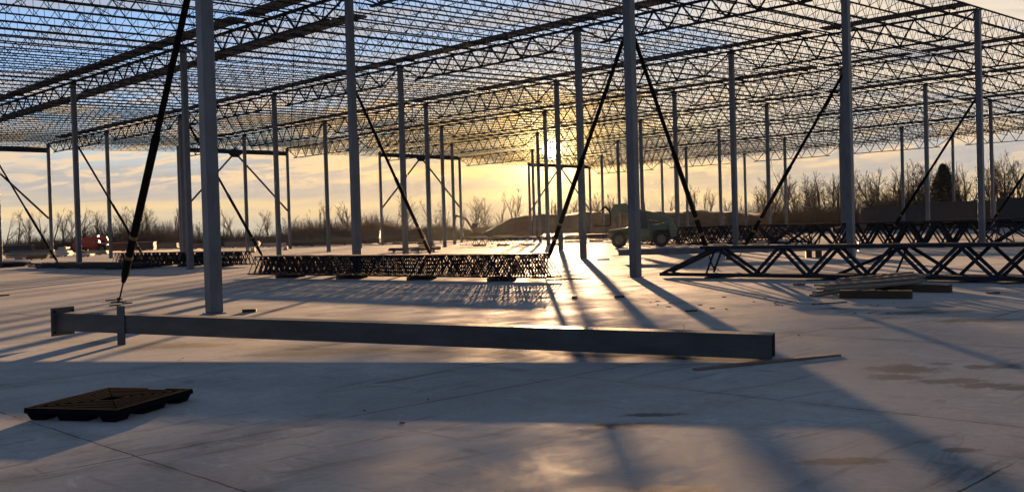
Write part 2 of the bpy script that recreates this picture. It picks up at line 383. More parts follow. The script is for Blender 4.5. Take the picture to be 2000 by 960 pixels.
# ------------------------------------------------------------------ roof girders (along U)
GD = {0: 1.0, 1: .95, 2: 1.12}
def girder_geo(L, D, nj=9):
    """top nodes at the joists; returns chords and web members as point pairs, top of top chord at z=0"""
    s = L / nj; top = [(k * s, 0, -.06) for k in range(nj + 1)]
    bx = [1.22 * s] + [(k + .5) * s for k in range(2, nj - 2)] + [L - 1.22 * s]
    bot = [(x, 0, -D + .05) for x in bx]
    diag = []; vert = []
    diag.append((top[0], bot[0])); diag.append((top[-1], bot[-1]))
    vert.append((top[1], bot[0])); vert.append((top[-2], bot[-1]))
    T = top[2:-2]
    for k, b_ in enumerate(bot):
        if k > 0: diag.append((T[k - 1], b_))
        if k < len(bot) - 1: diag.append((b_, T[k]))
    return top, bot, diag, vert
def girder_parts(parent, L, D, fine=True, nj=9, k=1.0, m='girder'):
    top, bot, diag, vert = girder_geo(L, D, nj)
    key = (round(L, 2), round(D, 2), fine, m, k)
    if key not in GC:
        b1 = MB(); 
        for y in (-.055, .055): b1.bar((.0, y, -.055), (L, y, -.055), .085 * k, .10 * k)
        b2 = MB()
        for y in (-.05, .05): b2.bar((bot[0][0] - .5, y, -D + .05), (bot[-1][0] + .5, y, -D + .05), .075 * k, .09 * k)
        ms = [('top_chord', b1.mesh('top_chord', m)), ('bottom_chord', b2.mesh('bottom_chord', m))]
        if fine:
            for p, q in diag: ms.append(('diagonal', MB().bar(p, q, .07 * k, .07 * k).mesh('diagonal', m)))
            for p, q in vert: ms.append(('upright', MB().bar(p, q, .045, .045).mesh('upright', m)))
        else:
            b3 = MB()
            for p, q in diag: b3.bar(p, q, .07, .07)
            for p, q in vert: b3.bar(p, q, .045, .045)
            ms.append(('web', b3.mesh('web', m)))
        GC[key] = ms
    for n, me in GC[key]: child(n, me, parent)
GC = {}
SEG = ['first bay from the open edge', 'second bay from the open edge', 'third bay from the open edge', 'fourth bay from the open edge', 'fifth bay from the open edge', 'last bay at far left']
for j in range(0, NJ + 1):
    for i in range(NI):
        p = G(j, i, H(j) + .10) + UD * .02
        t = thing('roof_girder', 'dark triangulated steel girder on the %s row, %s' % (ROWN[j], SEG[i]), 'girder', p, face(UD), 'roof girders')
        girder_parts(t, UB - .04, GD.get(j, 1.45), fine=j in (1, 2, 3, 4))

# ------------------------------------------------------------------ bar joists (along V)
JD = .76
def joist_geo(L, D=JD, n=14, rod=.023, simple=False):
    b1, b2, b3 = MB(), MB(), MB(); s = L / n
    for y in (-.032, .032):
        b1.bar((0, y, -.03), (L, y, -.03), .05, .055, caps=not simple)
        b2.bar((s * .45, y, -D + .02), (L - s * .45, y, -D + .02), .04, .042, caps=not simple)
    for k in range(n):
        m = (k + .5) * s; 
        b3.bar((k * s + .03, 0, -.05), (m, 0, -D + .03), rod, rod, caps=False)
        b3.bar((m, 0, -D + .03), ((k + 1) * s - .03, 0, -.05), rod, rod, caps=False)
        b3.bar((m, 0, -D + .03), (m, 0, -.05), rod * .75, rod * .75, caps=False)
    return b1, b2, b3
JL = VB - .04
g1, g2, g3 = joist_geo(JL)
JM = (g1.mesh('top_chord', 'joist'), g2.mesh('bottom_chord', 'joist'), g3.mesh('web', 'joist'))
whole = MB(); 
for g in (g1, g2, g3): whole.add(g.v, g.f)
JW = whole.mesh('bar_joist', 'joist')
def joist(p, rot, label, group, parts=True):
    if parts:
        t = thing('bar_joist', label, 'roof joist', p, 0, group, rot)
        for n, me in zip(('top_chord', 'bottom_chord', 'web'), JM): child(n, me, t)
    else:
        t = bpy.data.objects.new('bar_joist', JW); C.objects.link(t); t.location = p; t.rotation_euler = rot; tag(t, label, 'roof joist', group)
    return t
BETW = ['first and second', 'second and third', 'third and fourth', 'fourth and fifth', 'fifth and sixth', 'sixth and seventh', 'seventh and eighth', 'eighth and ninth']
def vis(p):
    M_ = cam.matrix_world.inverted() @ p
    if M_.z > -1: return None
    return (1000 + F_PX * M_.x / -M_.z, 480 - F_PX * M_.y / -M_.z)
spots = []
for j in range(NJ):
    tilt = math.atan2(H(j + 1) - H(j), VB)
    for k in range(NI * 9 + 1):
        if k == NI * 9 and j % 2 == 1: continue            # the end frames carry a header there
        i = k / 9
        z = H(j) + .10 + .075
        p = G(j, i, z) + VD * .02
        if j == 0 and i < .0: continue
        # size in the picture
        sc = 0
        for f in (0, .25, .5, .75, 1):
            q = vis(G(j + f, i, z))
            if q and -30 < q[0] < 2030 and -30 < q[1] < 990: sc = max(sc, 1 / (G(j + f, i).length))
        spots.append((sc, j, k, p, tilt))
spots.sort(key=lambda s: -s[0])
far_pieces = MB()
for n, (sc, j, k, p, tilt) in enumerate(spots):
    rot = (0, -tilt, TH)
    bay = min(k // 9, 5)
    if n < 286:
        if k == 0: lab = 'open-web joist along the open roof edge between the %s column rows' % BETW[j]
        else: lab = 'open-web roof joist between %s rows, %s' % (BETW[j], SEG[bay])
        joist(p, rot, lab, 'roof joists', n < 130)
    else:
        Mx = Matrix.Translation(p) @ Matrix.Rotation(TH, 4, 'Z') @ Matrix.Rotation(-tilt, 4, 'Y')
        far_pieces.add([Mx @ Vector(v) for v in whole.v], whole.f)
o = far_pieces.build('far_roof_joists', 'joist'); tag(o, 'mass of tiny roof joists over the farthest bays', 'roof joists', kind='stuff')

# bridging between the joists
def bridging_mesh():
    b = MB(); L = UB - .06
    b.bar((0.03, 0, -.07), (L, 0, -.07), .026, .026); b.bar((0.03, 0, -JD + .055), (L, 0, -JD + .055), .026, .026); return b.mesh('bridging', 'joist')
def cross_mesh():
    b = MB(); s = UB / 9
    for k in range(9):
        b.bar((k * s + .05, -.02, -.07), ((k + 1) * s - .05, -.02, -JD + .05), .026); b.bar((k * s + .05, .02, -JD + .05), ((k + 1) * s - .05, .02, -.07), .026)
    return b.mesh('cross_bridging', 'joist')
bm_, cm_ = bridging_mesh(), cross_mesh()
for j in range(NJ):
    for i in range(NI):
        for f, me, nm in ((.23, bm_, 'bridging_rods'), (.5, cm_, 'cross_bridging'), (.77, bm_, 'bridging_rods')):
            z = H(j) + (H(j + 1) - H(j)) * f + .175
            o = bpy.data.objects.new(nm, me); C.objects.link(o); o.location = G(j + f, i, z); o.rotation_euler = (0, 0, face(UD))
            what = 'zigzag cross bridging' if nm == 'cross_bridging' else ('near' if f < .5 else 'far') + ' pair of bridging rods'
            tag(o, '%s between %s rows, %s' % (what, BETW[j], SEG[i]), 'bridging', 'bridging between the roof joists')

# end frames: headers with knee braces at the far left end line
for j, where in ((1, 'leftmost, cut by the photo edge'), (3, 'left of the centre, behind the nearest column'), (5, 'just left of the sun'), (7, 'below the sun')):
    a = G(j, NI, H(j) - .05); c = G(j + 1, NI, H(j + 1) - .05)
    L = (c - a).length
    t = thing('end_frame', 'dark header frame with knee braces, ' + where, 'frame', a, TH, 'end frames')
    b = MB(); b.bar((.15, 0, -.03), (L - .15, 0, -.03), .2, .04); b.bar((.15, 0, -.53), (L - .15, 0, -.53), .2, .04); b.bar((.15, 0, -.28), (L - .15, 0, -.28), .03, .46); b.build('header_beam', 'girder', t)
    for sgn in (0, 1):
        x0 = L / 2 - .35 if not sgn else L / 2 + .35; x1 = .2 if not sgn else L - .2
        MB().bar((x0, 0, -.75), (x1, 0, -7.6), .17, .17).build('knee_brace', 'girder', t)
    MB().prism([(L / 2 - .9, -.55), (L / 2 + .9, -.55), (L / 2 + .45, -.98), (L / 2 - .45, -.98)], .05).build('gusset_plate', 'girder', t)

# bundles of roof deck lying on the joists beside the girders
def deck_bundle(j, i, off, L, n, lab):
    z = H(j) + (H(min(j + 1, 8)) - H(j)) * (off / VB if off > 0 else 0) + .176
    if off < 0: z = H(j) - (H(j) - H(j - 1)) * (-off / VB) + .178
    p = G(j, i, z) + VD * off
    t = thing('deck_bundle', lab, 'deck bundle', p, face(UD) + R(random.uniform(-.4, .4)), 'roof deck bundles on the joists')
    b = MB(); 
    for k in range(n): b.box((L / 2 + random.uniform(-.04, .04), 0, .10 + .035 * k), (L, .92, .03))
    b.build('deck_sheets', 'deck', t)
    for x in (.8, L - .8): MB().bar((x, -.45, .04), (x, .45, .04), .09, .08).build('skid', 'timber', t)
DB = []
for j, off, i0, i1 in ((1, -.62, 1.0, 6.0), (1, 3.9, 1.3, 5.9), (2, -.62, .05, 5.9), (3, -.62, .02, 5.8), (4, -.62, .1, 5.6), (5, -.62, .1, 5.2), (6, -.62, .2, 4.4), (7, -.62, .2, 4.4)):
    i = i0
    while i < i1 - .4:
        L = random.choice((6.4, 7.3, 8.2))
        DB.append((j, i, off, L, random.choice((3, 4, 5)) if j == 1 else random.choice((2, 3, 4)))); i += L / UB + random.choice((.004, .008, .015, .06))
for j, i, off, L, n in DB:
    side = 'near side' if off < 0 else 'far side'
    deck_bundle(j, i, off, L, n, 'roof deck bundle, %s of %s row, %s' % (side, ROWN[j], SEG[int(min(i, 5.9))]))

# ------------------------------------------------------------------ temporary braces
def brace(top_j, top_i, tz, foot, lab, r=.075):
    c = G(top_j, top_i, tz); foot = Vector((foot.x, foot.y, 0)); d = (c - foot).normalized()
    top = c - Vector((d.x, d.y, 0)).normalized() * .17
    t = thing('brace_pole', lab, 'brace', foot, 0, 'slanting brace poles')
    q = top - foot; L = q.length; u = q / L
    MB().cyl(u * .95, u * (L * .52), r * 1.12, n=12).build('outer_tube', 'black', t, smooth=False)
    MB().cyl(u * (L * .5), u * (L - .12), r * .86, n=12).build('inner_tube', 'black', t)
    MB().cyl(u * .70, u * .96, r * .6, r * 1.1, n=12).build('cone_end', 'black', t)
    MB().cyl(u * .10, u * .72, .022, n=8).build('screw_rod', 'black', t)
    for f in (1.5, 2.15): MB().cyl(u * f, u * (f + .10), r * 1.2, n=12).build('collar', 'brass', t)
    MB().bar(u * (L - .2), u * L, .12, .05).build('bracket', 'black', t)
    b = MB(); b.box((0, 0, .012), (.34, .24, .024)); b.box((0, 0, .07), (.03, .12, .12)); b.cyl((0, -.1, .1), (0, .1, .1), .02, n=8); b.build('foot_plate', 'black', t)
    return t
brace(0, 0, 8.0, gp(232, 590), 'thick black brace leaning left from the nearest column to the floor', .088)
brace(1, 0, 7.9, gp(1061, 533), 'black brace leaning left from the column right of the sun')
brace(1, 0, 7.9, gp(1394, 526), 'black brace leaning right from the column right of the sun')
brace(1, 1, 7.9, gp(852, 521), 'black brace leaning right from the column behind the joist bundle')
brace(1, 2, 7.9, gp(521, 515), 'black brace crossing behind the nearest column towards the joist bundle')
brace(1, 3, 7.9, gp(289, 515), 'black brace leaning right from the second column from the left photo edge')
brace(1, 4, 7.9, gp(119, 522), 'black brace entering from the left photo edge')
brace(2, 0, 7.9, G(2, 0) + UD * 5.6, 'black brace leaning left from the column above the ground trusses')
brace(3, 0, 7.9, G(3, 0) + UD * 5.6, 'black brace leaning left from the roof corner column')
brace(4, 0, 7.9, G(4, 0) + UD * 5.6, 'thin black brace at the right photo edge above the trailers')

# ------------------------------------------------------------------ spare column lying in the foreground
A = gp(236, 673); B_ = gp(1506, 707, 0)
ax = (B_ - A); ax.z = 0; ax.normalize()
zl, zr = .185, .035
Ls = (B_ - A).length
tl = math.atan2(zl - zr, Ls)
org = A - ax * 1.42; org.z = zl + .015
nrm = Vector((-ax.y, ax.x, 0))                       # away from the camera
org += nrm * (CW / 2 + .03)
t = thing('spare_column', 'long grey square steel column lying across the floor in front', 'steel beam', org, 0, None, (0, tl, face(ax)))
LL = Ls + 1.42; w = CW; th_ = .014
b = MB()
for y in (-1, 1): b.bar((0, y * (w / 2 - th_ / 2), w / 2), (LL, y * (w / 2 - th_ / 2), w / 2), th_, w)
for z in (0, 1): b.bar((0, 0, th_ / 2 + z * (w - th_)), (LL, 0, th_ / 2 + z * (w - th_)), w - 2 * th_, th_)
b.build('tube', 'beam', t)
b = MB(); b.box((-.012, 0, w / 2), (.024, .46, .46))
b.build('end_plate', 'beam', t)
for y in (-.18, .18):
    for z in (-.17, .17):
        MB().cyl((-.05, y, w / 2 + z), (.03, y, w / 2 + z), .016, n=8).build('bolt', 'black', t)
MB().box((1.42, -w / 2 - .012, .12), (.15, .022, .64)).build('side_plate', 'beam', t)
# thin board under its end
def board(name, p, q, w, h, lab, m='board', z=0.0, group=None, cat='board'):
    p = Vector((p.x, p.y, z)); q = Vector((q.x, q.y, z if q.z == 0 else q.z)); L = (q - p).length; d = (q - p)
    rz = face(d); ry = -math.atan2(d.z, math.hypot(d.x, d.y))
    b = MB(); n = 6
    for k in range(n):                                # slightly bowed
        x0, x1 = L * k / n, L * (k + 1) / n; f = lambda x: .006 * math.sin(math.pi * x / L)
        b.bar((x0, 0, h / 2 + f(x0)), (x1, 0, h / 2 + f(x1)), w, h)
    o = b.build(name, m); o.location = p; o.rotation_euler = (0, ry, rz); tag(o, lab, cat, group); return o
board('long_board', gp(1357, 723), gp(1638, 694), .09, .024, 'thin board lying under the right end of the spare column', 'board')

# ------------------------------------------------------------------ plastic pallet in the foreground
def pallet():
    TZ = .118
    c0 = gp(228, 800, TZ); cl = gp(52, 796, TZ); cr_ = gp(364, 771, TZ)
    ex = (cl - c0).normalized()
    t = thing('plastic_pallet', 'black plastic pallet with ribbed deck and cup feet on the floor at lower left', 'pallet', (c0.x, c0.y, 0), face(ex))
    ey = Vector((-ex.y, ex.x, 0)); s = 1 if (cr_ - c0).dot(ey) > 0 else -1
    A_, B2 = 1.0, 1.2
    def P(x, y, z): return (x, s * y, z)
    b = MB()
    def strip(x0, y0, x1, y1, w=.024, h=.02, z=TZ - .012): b.bar(P(x0, y0, z), P(x1, y1, z), w, h)
    n = 7
    for k in range(1, n):                              # nested rectangles of ribs round a centre hole
        f = k / n * .46; x0, x1, y0, y1 = A_ * f, A_ * (1 - f), B2 * f, B2 * (1 - f)
        strip(x0, y0, x1, y0); strip(x0, y1, x1, y1); strip(x0, y0, x0, y1); strip(x1, y0, x1, y1)
    for (ax_, ay_), (bx_, by_) in (((0, 0), (.42, .42)), ((1, 1), (.58, .58)), ((1, 0), (.58, .42)), ((0, 1), (.42, .58))):
        strip(A_ * ax_, B2 * ay_, A_ * bx_, B2 * by_, .03, .03, TZ - .032)
    b.build('ribbed_deck', 'plastic', t)
    r = MB()
    def rim(x0, y0, x1, y1): r.bar(P(x0, y0, TZ - .025), P(x1, y1, TZ - .025), .03, .05)
    rim(0, .015, A_, .015); rim(.015, .03, .015, B2); rim(A_ - .015, .03, A_ - .015, B2 - .03)
    rim(0.03, B2 - .015, A_ * .30, B2 - .015); rim(A_ * .52, B2 - .015, A_, B2 - .015)
    r.build('rim', 'plastic', t)
    for gx in (0, 1, 2):
        for gy in (0, 1, 2):
            cx = (.11, A_ / 2, A_ - .11)[gx]; cy = (.12, B2 / 2, B2 - .12)[gy]
            rx = .18 if gx == 1 else .11; ry = .20 if gy == 1 else .12
            f = MB(); P4 = [P(cx + a * rx, cy + c * ry, TZ - .03) for a, c in ((-1, -1), (1, -1), (1, 1), (-1, 1))] + [P(cx + a * (rx - .035), cy + c * (ry - .035), 0) for a, c in ((-1, -1), (1, -1), (1, 1), (-1, 1))]
            f.add(P4, [(0, 1, 5, 4), (1, 2, 6, 5), (2, 3, 7, 6), (3, 0, 4, 7), (4, 5, 6, 7), (0, 3, 2, 1)]); f.build('cup_foot', 'plastic', t, bevel=.012)
pallet()

# ------------------------------------------------------------------ trusses on the ground
def skids(a, d, L, n, wid, lab, zs=.12, group='timber skids under trusses', m='timber', front=0):
    nrm = Vector((-d.y, d.x, 0))
    for k in range(n):
        c = a + d * (L * (k + .5) / n); o = MB().bar((0, -wid / 2, zs / 2), (0, wid / 2, zs / 2), .14, zs).build('skid', m)
        o.location = (c + nrm * (wid / 2 - .3)); o.location.z = 0; o.rotation_euler = (0, 0, face(d) + R(random.uniform(-6, 6))); tag(o, lab, 'timber', group)
def joist_bundle(p_left, n, lab, sp=.13, z=.10, d=-UD, flip=False, sk='dark timber skid under the joists', jit=.5, lean=0, sx=1.0):
    """upright joists side by side, running toward the camera and right (-U) from p_left, stacked away from the camera"""
    nrm = Vector((-d.y, d.x, 0))
    p0 = Vector((p_left.x, p_left.y, 0))
    skids(p0, d, VB, 4, n * sp + .5, sk)
    for k in range(n):
        p = p0 + nrm * (k * sp) + d * (((k * .381966) % 1) - .5) * 2 * jit
        rx = lean + R(random.uniform(-1.5, 1.5))
        if flip: pos = (p.x, p.y, z + .01 + random.uniform(0, .004)); rot = (math.pi + rx, 0, face(d))
        else: pos = (p.x, p.y, z + JD + .02); rot = (rx, 0, face(d))
        L_ = 'frontmost joist' if k == 0 else 'one of the joists packed'
        o = joist(pos, rot, '%s in the %s' % (L_, lab), 'joists in the ' + lab); o.scale = (sx, 1, 1)
joist_bundle(gp(497, 537, .1), 17, 'upright joist bundle on the floor in the middle', flip=True, sk='dark timber skid under the middle joist bundle', sp=.052, sx=1.0, jit=.42, d=Vector((.765, -.647, 0)).normalized())
joist_bundle(gp(224, 516, .1), 16, 'upright joist bundle left of the nearest column', flip=True, sk='dark timber skid under the left joist bundle', sp=.065, sx=1.06, jit=.4, d=Vector((.716, -.697, 0)).normalized())

# low, flat lying joists at the left
def flat_joists(p_left, n, lab):
    d = -UD
    for k in range(n):
        p = Vector((p_left.x, p_left.y, 0)) + d * random.uniform(-.8, .8) + VD * ((k % 3) * .85)
        joist((p.x, p.y, .10 + .085 * (k // 3)), (R(90), 0, face(d)), lab, 'flat lying joists')
    skids(Vector((p_left.x, p_left.y, 0)), d, VB, 4, 2.6, 'timber skid under the flat joists at left', .07)
flat_joists(gp(-120, 520), 9, 'joist lying flat in the low pile under the leftmost columns')
flat_joists(gp(60, 523), 9, 'joist lying flat in the low pile just left of the thick brace')

def ground_girder(p, D, lab, rz, z=.05, flip=False, m='girder', group=None, L=UB - .04):
    rot = (math.pi, 0, rz) if flip else (0, 0, rz)
    t = thing('ground_girder', lab, 'girder', (p.x, p.y, z if flip else z + D), 0, group, rot)
    girder_parts(t, L, D, fine=True, m=m, k=1.12)
    return t
dU = -UD; rzU = face(dU)
p = gp(1292, 541)
ground_girder(p, .93, 'front steel girder lying on skids across the right side', rzU, flip=True, group='girders on the floor at right')
ground_girder(p + VD * .30 + dU * .06, .93, 'second steel girder close behind the front one at right', rzU, flip=True, group='girders on the floor at right')
ground_girder(p + VD * .72 + dU * 5.6, .93, 'third steel girder behind the front pair at right', rzU, flip=True, group='girders on the floor at right')
skids(p, dU, UB, 4, 1.6, 'low timber skid under the front girders at right', .05)
p = gp(1512, 484)
for k in range(7): ground_girder(p + VD * (.32 * k) + dU * random.uniform(-.7, .7), 1.45, 'tall girder in the dark row behind the front girders at right' if k else 'nearest tall girder behind the front girders at right', rzU, flip=(k % 2 == 0), group='tall girders at right')
skids(p, dU, UB, 4, 2.8, 'timber skid under the tall girders at right', .05)
p = gp(1240, 479)
for k in range(6): ground_girder(p + VD * (.34 * k) + dU * random.uniform(-.7, .7), 1.45, 'tall girder in the far row beside the telehandler' if k else 'nearest girder of the far row beside the telehandler', rzU, flip=(k % 2 == 1), group='tall girders beside the telehandler')
skids(p, dU, UB, 4, 2.6, 'timber skid under the girders beside the telehandler', .05)
joist_bundle(gp(1300, 470), 10, 'far upright joist bundle behind the telehandler', flip=True, jit=.6, sk='timber skid under the far joists behind the telehandler')
joist_bundle(gp(905, 480.5), 3, 'sparse sunlit joist bundle in the middle distance', flip=True, jit=.6, sp=.5, sk='timber skid under the sparse sunlit joists')
joist_bundle(gp(700, 477), 5, 'dark joist bundle behind the sunlit one', flip=False, jit=.6, sp=.25, sk='timber skid under the dark joists in the distance')
joist_bundle(gp(1085, 473), 8, 'joist bundle on the floor left of the telehandler', flip=False, jit=.6, sp=.25, sk='timber skid under the joists left of the telehandler')

# second spare column on blocks, behind the front girders
a = gp(1208, 498, .0); a = at(1208, 491, 46.5); e = at(1676, 490, 44.5)
d = Vector((e.x - a.x, e.y - a.y, 0)); L = d.length
t = thing('spare_column', 'grey steel column lying on blocks behind the front girders at right', 'steel beam', (a.x, a.y, .30), face(d))
MB().bar((0, 0, CW / 2), (L, 0, CW / 2), CW, CW).build('tube', 'column', t, bevel=.015)
MB().box((L + .012, 0, CW / 2), (.024, .42, .42)).build('end_plate', 'column', t)
for f in (.06, .47, .80, .84):
    q = a + d * f; o = MB().box((0, 0, .15), (.26, .4, .30)).build('timber_block', 'timber'); o.location = (q.x, q.y, 0); o.rotation_euler = (0, 0, face(d)); tag(o, 'short timber block propping the column behind the front girders', 'timber', 'blocks under the lying column')

# ------------------------------------------------------------------ timber pile at right
def timber(p, q, w, h, lab, z=0):
    o = MB().box((0, 0, 0), (1, 1, 1)); d = q - p; d.z = 0; L = d.length
    o = MB().bar((0, 0, h / 2), (L, 0, h / 2), w, h).build('timber', 'timber', bevel=.008); o.location = (p.x, p.y, z); o.rotation_euler = (0, 0, face(d)); tag(o, lab, 'timber'); return o
timber(gp(1640, 582), gp(1782, 583), .17, .17, 'near heavy square timber under the board pile at right')
timber(gp(1712, 568), gp(1858, 571), .17, .17, 'farther heavy square timber sticking out right of the board pile')
bd = [((1586, 579), (1806, 556), .02, .21), ((1592, 576), (1802, 553), .06, .25), ((1600, 572), (1812, 551), .10, .29), ((1610, 580), (1796, 560), .17, .20), ((1618, 567), (1792, 549), .14, .27), ((1595, 571), (1782, 552), .17, .30), ((1606, 576), (1790, 556), .21, .25), ((1640, 566), (1780, 548), .25, .31)]
for k, (a_, b_, z0, z1) in enumerate(bd):
    P_ = gp(*a_); Q_ = gp(b_[0], b_[1] + 8)
    L = (Q_ - P_).length
    o = MB().bar((0, 0, 0), (L, 0, 0), .19, .042).build('board', 'board', bevel=.004)
    Q_.z = z1; P_.z = z0
    d = Q_ - P_; o.location = P_; o.rotation_euler = (R(random.uniform(-6, 6)), -math.atan2(d.z, math.hypot(d.x, d.y)), face(d))
    tag(o, 'sawn board resting slanted on the heavy timbers at right', 'board', 'boards on the timber pile')
def scrap(px, py, L, w, h, ang, lab, m='timber', name='wood_scrap'):
    o = MB().box((0, 0, h / 2), (L, w, h)).build(name, m, bevel=.004); o.location = gp(px, py); o.rotation_euler = (0, 0, R(ang)); return tag(o, lab, 'wood scrap')
scrap(1561, 557, .33, .09, .06, 25, 'short grey wood block on the floor left of the board pile', 'board')
scrap(1609, 547, .95, .09, .035, -4, 'flat dark board on the floor just before the front girders')
scrap(1620, 592, .9, .05, .02, 28, 'thin dark stick on the floor below the board pile')
scrap(487, 609, .30, .09, .07, 10, 'small dark wood block right of the nearest column foot')
scrap(8, 577, .4, .12, .04, 0, 'small dark plank at the left photo edge')
scrap(1178, 507, .62, .12, .06, 2, 'short dark plank on the sunlit floor below the sun')
scrap(1210, 581, .22, .08, .05, 12, 'small wood offcut in the shadow right of the sun glint')
scrap(1122, 582, .12, .06, .05, 30, 'tiny dark debris piece below the sun glint')
scrap(1350, 608, .22, .06, .03, 0, 'tiny wood sliver on the sunlit floor at right')
scrap(1063, 581, .32, .05, .02, 4, 'thin dark sliver left of the sun glint')
scrap(1110, 545, 1.4, .08, .03, 6, 'long thin lath beside the end of the middle joist bundle')
scrap(1985, 553, .8, .3, .03, 5, 'flat dark debris under the girders at the right edge')
scrap(1940, 573, .25, .1, .03, 0, 'small dark scrap right of the timber pile')
scrap(786, 825, .05, .03, .01, 0, 'tiny brown wood chip on the bare foreground floor')
for k, (px, py) in enumerate([(836, 781), (662, 665), (357, 700), (712, 803), (1700, 596), (1728, 600), (1745, 592), (1335, 636), (1335, 643), (1030, 655), (1560, 655), (900, 590), (1220, 606), (360, 618), (1270, 590), (1450, 578)]):
    o = MB().box((0, 0, .01), (random.uniform(.015, .035), .014, .008)).build('debris_chip', 'timber'); o.location = gp(px, py); o.rotation_euler = (0, 0, random.random() * 3); tag(o, 'tiny dark chip of debris on the concrete floor', 'debris', 'debris chips on the floor')
for k in range(26):
    px, py = random.choice(((1560, 590), (1700, 600), (1480, 600), (1350, 590))); px += random.uniform(-70, 70); py += random.uniform(-14, 14)
    o = MB().box((0, 0, .006), (random.uniform(.03, .12), .02, .012)).build('debris_chip', 'timber'); o.location = gp(px, py); o.rotation_euler = (0, 0, random.random() * 3); tag(o, 'tiny dark chip of debris on the concrete floor', 'debris', 'debris chips on the floor')
# rods lying at the foot of the thick brace
for k, (a_, b_) in enumerate((((206, 588), (239, 585)), ((214, 598), (236, 596)), ((238, 594), (258, 592)))):
    P_, Q_ = gp(*a_), gp(*b_); o = MB().cyl((0, 0, .02), ((Q_ - P_).length, 0, .02), .016, n=8).build('steel_rod', 'black'); o.location = P_; o.rotation_euler = (0, 0, face(Q_ - P_)); tag(o, 'short black rod lying at the foot of the thick brace', 'rod', 'rods at the foot of the thick brace')

# ------------------------------------------------------------------ material bundles in the distance
def bundle(name, p, rz, L, Wd, Hh, m, lab, cat='bundle', layers=4, group=None, rim=None):
    t = thing(name, lab, cat, (p.x, p.y, 0), rz, group); b = MB(); h = (Hh - .12) / layers
    for k in range(layers): b.box((L / 2 + random.uniform(-.12, .12), Wd / 2, .12 + h * (k + .5)), (L, Wd + random.uniform(-.06, .06), h * .86))
    b.build('sheets', m, t)
    n = max(2, int(L / 2.4))
    for k in range(n): MB().bar((L * (k + .5) / n, -.04, .06), (L * (k + .5) / n, Wd + .04, .06), .14, .118).build('skid', 'timber', t)
    if rim:
        MB().box((L / 2, Wd / 2, Hh + .02), (L + .2, Wd + .1, .05)).build('cover_sheet', rim, t)
    return t
def bpx(x0, x1, y, m, Hh, lab, name='sheet_bundle', Wd=1.3, **k):
    a_ = gp(x0, y + (0)); slope = -.0287
    b_ = gp(x1, y + slope * (x1 - x0)); d = b_ - a_
    return bundle(name, a_, face(d), d.length, Wd, Hh, m, lab, **k)
bpx(-30, 62, 494, 'tarp', 1.35, 'dark covered stack with pale top sheet at the left photo edge', rim='wrap', name='covered_stack')
bpx(10, 92, 507, 'greyb', .62, 'long grey bundle near the leftmost columns', layers=3)
bpx(20, 100, 501, 'greyb', .75, 'grey bundle behind the long grey bundle at left', layers=3)
bpx(52, 92, 508, 'timber', .5, 'short brown bundle in front of the grey bundles at left', layers=2, Wd=.6)
bpx(104, 134, 502, 'wrap', .72, 'pale wrapped stack left of the red machine', layers=3, name='wrapped_stack')
bpx(112, 128, 497, 'wrap', 1.05, 'taller pale wrapped stack left of the red machine', layers=3, name='wrapped_stack')
bpx(152, 208, 499, 'greyb', .55, 'low grey bundle before the red machine', layers=2)
bpx(158, 176, 502, 'wrap', .35, 'small pale wrapped bundle before the red machine', layers=2, name='wrapped_stack')
bpx(218, 300, 491.5, 'tarp', 1.35, 'dark stack with pale top sheet behind the thick brace', rim='wrap', name='covered_stack')
bpx(300, 345, 486, 'greyb', 1.0, 'grey stack right of the thick brace foot, far back')
bpx(372, 402, 487, 'greyb', .9, 'grey stack left of the nearest column, far back')
bpx(438, 505, 484.5, 'greyb', 1.0, 'long grey stack right of the nearest column, far back')
bpx(512, 562, 483, 'wrap', .65, 'pale bluish stack under the second end frame', layers=3, name='wrapped_stack')
bpx(560, 688, 482, 'tarp', .9, 'long dark covered stack between the second and third end frames', name='covered_stack')
bpx(610, 742, 478, 'tarp', 2.2, 'tall dark covered stack left of the third end frame', name='covered_stack', Wd=2)
bpx(430, 606, 480, 'tarp', 1.7, 'long dark covered stack behind the second end frame', name='covered_stack', Wd=2)
bpx(745, 840, 475, 'tarp', 2.1, 'tall dark covered stack behind the third end frame', name='covered_stack', Wd=2)
bpx(845, 905, 472, 'tarp', 1.3, 'low dark covered stack at the foot of the earth mound', name='covered_stack', Wd=2)
bpx(758, 800, 493, 'tarp', .38, 'low black stack left of the third row column', layers=2, name='low_stack')
bpx(802, 862, 492, 'tarp', .42, 'low black stack around the third row column', layers=2, name='low_stack')
bpx(818, 848, 487, 'tarp', .78, 'small black box stack between the columns in the middle', layers=2, name='low_stack')
bpx(960, 1010, 470, 'timber', .8, 'brown bundle left of the fourth end frame', layers=2)
bpx(1060, 1130, 468, 'greyb', .8, 'grey bundle under the sun behind the fourth end frame', layers=3)
bpx(870, 950, 471, 'greyb', .7, 'sunlit grey bundle at the foot of the mound', layers=2)
bpx(1440, 1530, 470, 'tarp', 1.1, 'dark bundle behind the far girders at right', name='covered_stack')

